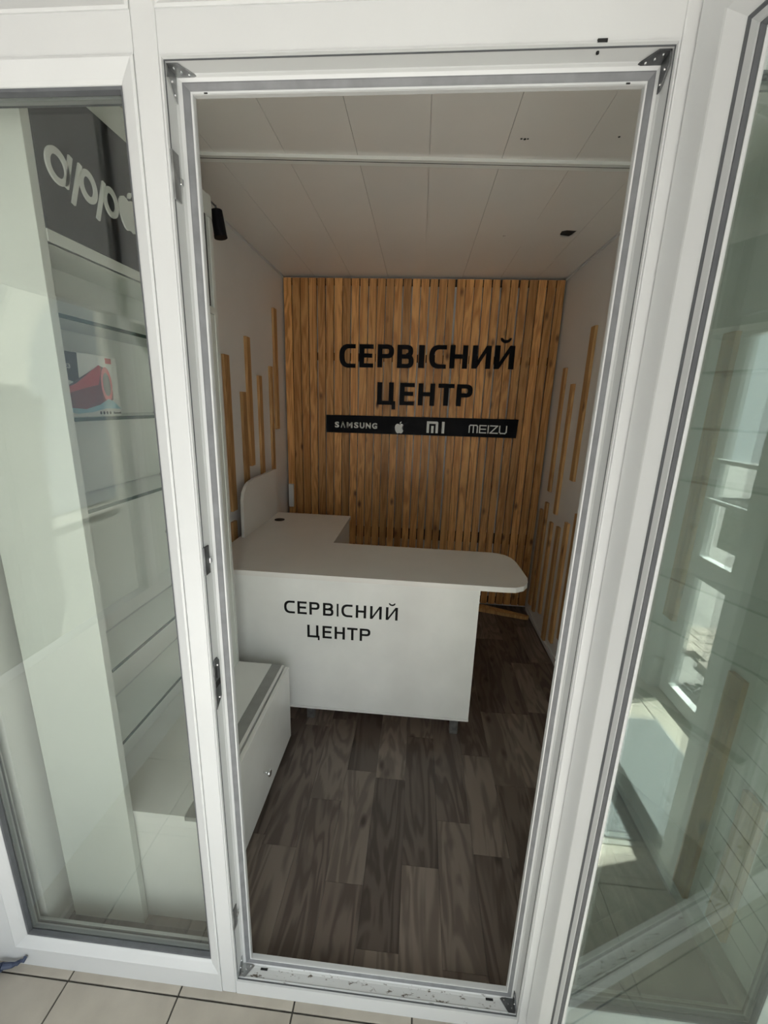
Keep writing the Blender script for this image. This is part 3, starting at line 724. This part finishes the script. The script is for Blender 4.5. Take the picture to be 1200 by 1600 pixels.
# ---- low drawer cabinet under it
bc = T('drawer_cabinet', (-0.80, 0.53, 0.0), 'low white drawer cabinet with a grey strip on top under the display unit', 'cabinet')
bc.part('body', B(-1.040, -0.585, 0.155, 0.915, 0.0, 0.414), M['lam'])
bc.part('top', B(-1.040, -0.640, 0.153, 0.918, 0.414, 0.431), M['lam'])
bc.part('metal_strip', B(-0.6395, -0.592, 0.153, 0.918, 0.414, 0.4295), M['strip'], label='grey recessed metal strip')
bc.part('front_rail', B(-0.5915, -0.580, 0.153, 0.918, 0.395, 0.430), M['lam'])
d1 = bc.part('drawer', B(-0.574, -0.556, 0.345, 0.915, 0.035, 0.424, bev=0.001), M['lam'])
d2 = bc.part('drawer', B(-0.574, -0.556, 0.156, 0.341, 0.035, 0.424, bev=0.001), M['lam'])
bm = cyl(bm_new(), (-0.556, 0.555, 0.185), (-0.538, 0.555, 0.185), 0.004, seg=12); cyl(bm, (-0.540, 0.555, 0.185), (-0.529, 0.555, 0.185), 0.009, 0.015, seg=20); cyl(bm, (-0.529, 0.555, 0.185), (-0.526, 0.555, 0.185), 0.015, 0.012, seg=20)
sub('knob', bm, M['chrome'], d1, bc.b, 'chrome knob', smooth=True)

# ---- product box on the second shelf
pb = T('product_box', (-0.87, 0.25, 1.5905), 'white carton printed with a red cylindrical speaker on the glass shelf', 'box')
bx0, bx1, by0, by1, bz0, bz1 = -0.925, -0.828, 0.156, 0.352, 1.5905, 1.742
pb.part('carton', B(bx0, bx1, by0, by1, bz0, bz1, bev=0.0008), M['card'])
BF = lambda u, v, w: (bx1 + 0.0003 + 0.0006 * (1 - w), by0 + u * (by1 - by0), bz0 + v * (bz1 - bz0))
def lay(k): return lambda u, v, w: (bx1 + 0.0003 + 0.0004 * k + 0.0003 * (1 - w), by0 + u * (by1 - by0), bz0 + v * (bz1 - bz0))
pb.part('print', poly(bm_new(), [(-0.0, 0.60), (0.30, 0.52), (0.32, 0.99), (0.0, 0.99)], lay(1), 1), M['blackmat'], label='black corner label')
pb.part('print', poly(bm_new(), [(0.20, 0.56), (0.27, 0.40), (0.29, 0.54)], lay(1), 1), M['blackmat'])
body = [(0.0, 0.13), (0.0, 0.40), (0.25, 0.52), (0.55, 0.76), (0.66, 0.84), (0.76, 0.80), (0.83, 0.64), (0.87, 0.44), (0.86, 0.28), (0.80, 0.24), (0.55, 0.16), (0.25, 0.09)]
pb.part('print', poly(bm_new(), body, lay(1), 1), M['maroon'], label='dark red printed speaker')
pb.part('print', poly(bm_new(), [(0.0, 0.33), (0.0, 0.40), (0.25, 0.52), (0.55, 0.76), (0.66, 0.84), (0.70, 0.80), (0.62, 0.52), (0.40, 0.46)], lay(2), 1), M['red'])
pb.part('print', ringpoly(bm_new(), 0.765, 0.53, 0.10, 0.29, 0.66, lay(3), 1, seg=24), M['pink'])
bm = bm_new(); poly(bm, [(0.765 + 0.068 * math.cos(a * math.pi / 10), 0.53 + 0.20 * math.sin(a * math.pi / 10)) for a in range(20)], lay(3), 1)
pb.part('print', bm, M['greyprint'])
pb.part('print', poly(bm_new(), [(0.0, 0.22), (0.12, 0.14), (0.35, 0.12), (0.60, 0.19), (0.76, 0.29), (0.84, 0.26), (0.99, 0.12), (0.70, 0.13), (0.45, 0.07), (0.2, 0.05), (0.0, 0.10)], lay(4), 1), M['water'], label='pale blue printed splash')
pb.part('print', poly(bm_new(), [(0.79, 0.88), (0.90, 0.88), (0.90, 0.97), (0.79, 0.97)], lay(1), 1), M['red'])
bm = bm_new()
for i in range(4):
    u = 0.60 + i * 0.058
    poly(bm, [(u + 0.018 * math.cos(a * math.pi / 5), 0.055 + 0.028 * math.sin(a * math.pi / 5)) for a in range(10)], lay(1), 1)
pb.part('print', bm, M['blackmat'])
g = glyph('GE3', lay(3), 0.04, 0.19, 0.74, 0.81, 1.0, bold=0.01, cap=CAP); pb.part('lettering', g, M['white'])
g = glyph('Bluetooth', lay(1), 0.835, 0.985, 0.035, 0.075, 1.0, bold=0.015, cap=CAP); pb.part('lettering', g, M['blackmat'])

# ---- spotlight
sl = T('spotlight', (-0.80, 0.962, 2.238), 'small black cylindrical spotlight at the top of the display unit', 'lamp')
bm = bm_new(); cyl(bm, (-0.789, 0.962, 2.244), (-0.800, 0.962, 2.330), 0.0235, 0.021, seg=28)
sl.part('housing', bm, M['black'], smooth=False)
sl.part('rim', cyl(bm_new(), (-0.7884, 0.962, 2.239), (-0.7896, 0.962, 2.246), 0.0242, 0.0242, seg=28), M['black'])
bm = cyl(bm_new(), (-0.800, 0.962, 2.330), (-0.801, 0.956, 2.346), 0.004, seg=10); cyl(bm, (-0.801, 0.958, 2.343), (-0.804, 0.917, 2.346), 0.0035, seg=10)
sl.part('bracket', bm, M['steel_dark'])

# ---- service counter
zt_ = 0.866
ct = T('service_counter', (-0.20, 1.40, 0.0), 'L-shaped white service counter with black lettering on its front', 'counter')
pts = [(-1.015, 1.000), (0.420, 0.990), (0.472, 0.994), (0.512, 1.018), (0.538, 1.060), (0.550, 1.115), (0.549, 1.20), (0.543, 1.32), (0.530, 1.385), (0.505, 1.425), (0.470, 1.447), (0.425, 1.455), (-0.455, 1.469), (-0.452, 2.072), (-1.015, 2.080)]
bm = poly(bm_new(), pts, lambda u, v, w: (u, v, zt_ - w), 0.025)
ct.part('worktop', bm, M['lam_top'])
ct.part('front_panel', B(-1.00, 0.322, 1.030, 1.048, 0.120, zt_ - 0.0255, bev=0.0008), M['lam'])
ct.part('end_panel', B(0.304, 0.322, 1.0485, 1.40, 0.120, zt_ - 0.0255), M['lam'])
ct.part('bottom_edge', B(-1.00, 0.3225, 1.0275, 1.046, 0.108, 0.1195), M['lam'])
ct.part('modesty_panel', B(-0.475, -0.459, 1.48, 2.06, 0.12, zt_ - 0.0255), M['lam'])
for x, y in ((0.258, 1.075), (0.258, 1.36), (-0.50, 1.10), (-0.50, 2.0), (-0.95, 2.0)):
    ct.part('leg', B(x - 0.021, x + 0.021, y - 0.015, y + 0.015, 0.0, 0.108 if y < 1.2 else 0.119, bev=0.002), M['steel'])
bm = bm_new(); FD = lambda u, v, w: (u, 1.0297 - 0.0006 * (1 - w), v)
r1 = [('С', -0.609, -0.556), ('Е', -0.543, -0.497), ('Р', -0.484, -0.434), ('В', -0.417, -0.366), ('І', -0.350, -0.341), ('С', -0.327, -0.273), ('Н', -0.257, -0.207), ('И', -0.188, -0.132), ('Й', -0.112, -0.055)]
for ch, a, b in r1:
    ct.part('letter', letter(ch, FD, a, b, 0.643, 0.710, 1.0, 0.0118, 0.0108), M['blackmat'])
r2 = [('Ц', -0.496, -0.435), ('Е', -0.420, -0.374), ('Н', -0.360, -0.309), ('Т', -0.298, -0.247), ('Р', -0.236, -0.184)]
for ch, a, b in r2:
    ct.part('letter', letter(ch, FD, a, b, 0.520, 0.587, 1.0, 0.0118, 0.0108), M['blackmat'])
gr = ct.part('cable_grommet', cyl(bm_new(), (-0.909, 1.883, zt_ - 0.001), (-0.909, 1.883, zt_ + 0.0015), 0.034, seg=28), M['batten'], label='dark round cable grommet')
# privacy screen on the left edge
pp = [(1.470, zt_), (1.478, 1.085), (1.497, 1.128), (1.530, 1.158), (1.575, 1.176), (1.66, 1.184), (2.06, 1.184), (2.06, zt_)]
ct.part('side_screen', poly(bm_new(), pp, lambda u, v, w: (-0.980 - w, u, v), 0.018), M['lam_top'], label='upright white screen with rounded corner')

# ---- sign on the pine slats
sg = T('wall_sign', (0.02, 2.52, 1.64), 'large black two-line letters mounted on the pine slats', 'sign')
FB = lambda u, v, w: (u, 2.524 + w, v)
def bl(ch, a, b, z0, z1, tail=0.0):
    sg.part('letter', letter(ch, FB, a, b, z0, z1, 0.012, 0.036, 0.029), M['black'])
for ch, a, b, z0, z1 in (('С', -0.625, -0.503, 1.907, 2.075), ('Е', -0.473, -0.368, 1.912, 2.075), ('Р', -0.336, -0.214, 1.915, 2.077), ('В', -0.188, -0.064, 1.915, 2.077),
                         ('І', -0.028, 0.015, 1.918, 2.078), ('С', 0.050, 0.177, 1.917, 2.082), ('Н', 0.203, 0.332, 1.921, 2.083), ('И', 0.366, 0.502, 1.924, 2.084), ('Й', 0.529, 0.670, 1.925, 2.087),
                         ('Ц', -0.331, -0.190, 1.643, 1.808), ('Е', -0.158, -0.047, 1.644, 1.808), ('Н', -0.018, 0.107, 1.646, 1.808), ('Т', 0.132, 0.252, 1.650, 1.809), ('Р', 0.271, 0.389, 1.650, 1.809)):
    bl(ch, a, b, z0, z1)

# ---- black board with brand marks
bd = T('brand_board', (0.01, 2.53, 1.42), 'long black board with four white marks under the letters', 'sign')
poly_pts = [(-0.727, 1.419), (0.744, 1.426), (0.750, 1.566), (-0.727, 1.553)]
bd.part('board', poly(bm_new(), poly_pts, lambda u, v, w: (u, 2.528 + w, v), 0.010), M['black'])
FW = lambda u, v, w: (u, 2.5268 + 0.001 * w, v)
S = 'S\u039bMSUNG'; wsz = (0.9, 1.0, 1.15, 0.9, 0.95, 1.0, 1.0); tot = sum(wsz); u = -0.660; U = 0.345
for ch, ww in zip(S, wsz):
    du = U * ww / tot
    bd.part('letter', glyph(ch, FW, u, u + du * 0.80, 1.458, 1.506, 1.0, bold=0.045, cap=CAP), M['white']); u += du
bd.part('logo', apple(bm_new(), FW, -0.150, 1.476, 0.092, 1.0), M['white'], label='white fruit emblem')
bm = bm_new()   # squared two-letter mark
z0, z1 = 1.442, 1.530
for q, (a, b, c, d) in enumerate(((0.060, 0.079, z0, z1), (0.129, 0.148, z0, z1 - 0.008), (0.0790, 0.1290, z1 - 0.018, z1), (0.095, 0.114, z0, z1 - 0.034))):
    poly(bm, [(a, c), (b, c), (b, d), (a, d)], lambda u, v, w, q=q: (u, 2.5266 + 0.0001 * q + 0.001 * w, v), 1.0)
poly(bm, [(0.129, z1 - 0.008), (0.148, z1 - 0.008), (0.141, z1), (0.129, z1)], FW, 1.0)
bd.part('logo', bm, M['white'], label='white squared letter m')
bd.part('logo', poly(bm_new(), [(0.176, z0), (0.196, z0), (0.196, z1), (0.176, z1)], FW, 1.0), M['white'], label='white bar letter i')
def strokes(lines, hw=0.0042):
    bm = bm_new()
    for k, (p, q) in enumerate(lines):
        a = Vector(p); b = Vector(q); d = (b - a).normalized() * hw * 0.98
        bar(bm, tuple(a - d), tuple(b + d), hw, lambda u_, v_, w_, k=k: (u_, 2.5268 - 0.00004 * k + 0.001 * w_, v_), 1.0)
    return bm
z0, z1 = 1.458, 1.512; zm = (z0 + z1) / 2
for ln in ([((0.386, z0), (0.386, z1 - 0.008)), ((0.386, z1 - 0.008), (0.393, z1)), ((0.393, z1), (0.440, z1)), ((0.440, z1), (0.447, z1 - 0.008)), ((0.447, z1 - 0.008), (0.447, z0)), ((0.417, z1), (0.417, z0))],
           [((0.465, z0), (0.465, z1)), ((0.465, z1), (0.512, z1)), ((0.465, zm), (0.508, zm)), ((0.465, z0), (0.512, z0))],
           [((0.529, z0), (0.529, z1))],
           [((0.545, z1), (0.598, z1)), ((0.598, z1), (0.545, z0)), ((0.545, z0), (0.600, z0))],
           [((0.615, z1), (0.615, z0 + 0.010)), ((0.615, z0 + 0.010), (0.624, z0)), ((0.624, z0), (0.657, z0)), ((0.657, z0), (0.666, z0 + 0.010)), ((0.666, z0 + 0.010), (0.666, z1))]):
    bd.part('letter', strokes(ln), M['white'])

# ---- loose board on the floor in the far right corner
bm = poly(bm_new(), [(0.30, 2.512), (0.62, 2.520), (0.965, 2.375), (0.955, 2.355), (0.925, 2.350)], lambda u, v, w: (u, v, 0.028 - w), 0.0275)
tag(obj('loose_board', bm, M['pinefl']), 'short pine board lying on the floor in the far right corner', 'board')
# ---- socket cover at the left end of the slats
so_ = T('socket_cover', (-1.00, 2.53, 0.79), 'small white plastic cover on the slats behind the counter', 'cover')
so_.part('cover_box', B(-1.040, -1.000, 2.512, 2.538, 0.80, 0.99, bev=0.002), M['wallp'])

# ---- blue plastic clip at the foot of the left corner
bm = bm_new()
P = [(-1.150, -0.030, 0.012), (-1.130, -0.022, 0.022), (-1.105, -0.014, 0.018), (-1.085, -0.010, 0.030), (-1.070, -0.008, 0.038)]
for a, b, r in zip(P, P[1:], (0.014, 0.009, 0.006, 0.004)): cyl(bm, a, b, r, r * 0.75, seg=10)
cyl(bm, (-1.070, -0.016, 0.038), (-1.070, -0.004, 0.042), 0.005, seg=10); cyl(bm, (-1.088, -0.018, 0.030), (-1.086, -0.006, 0.026), 0.0045, seg=10)
tag(obj('cable_clip', bm, M['blue']), 'dark blue plastic cable clip at the bottom left corner of the frame', 'clip')
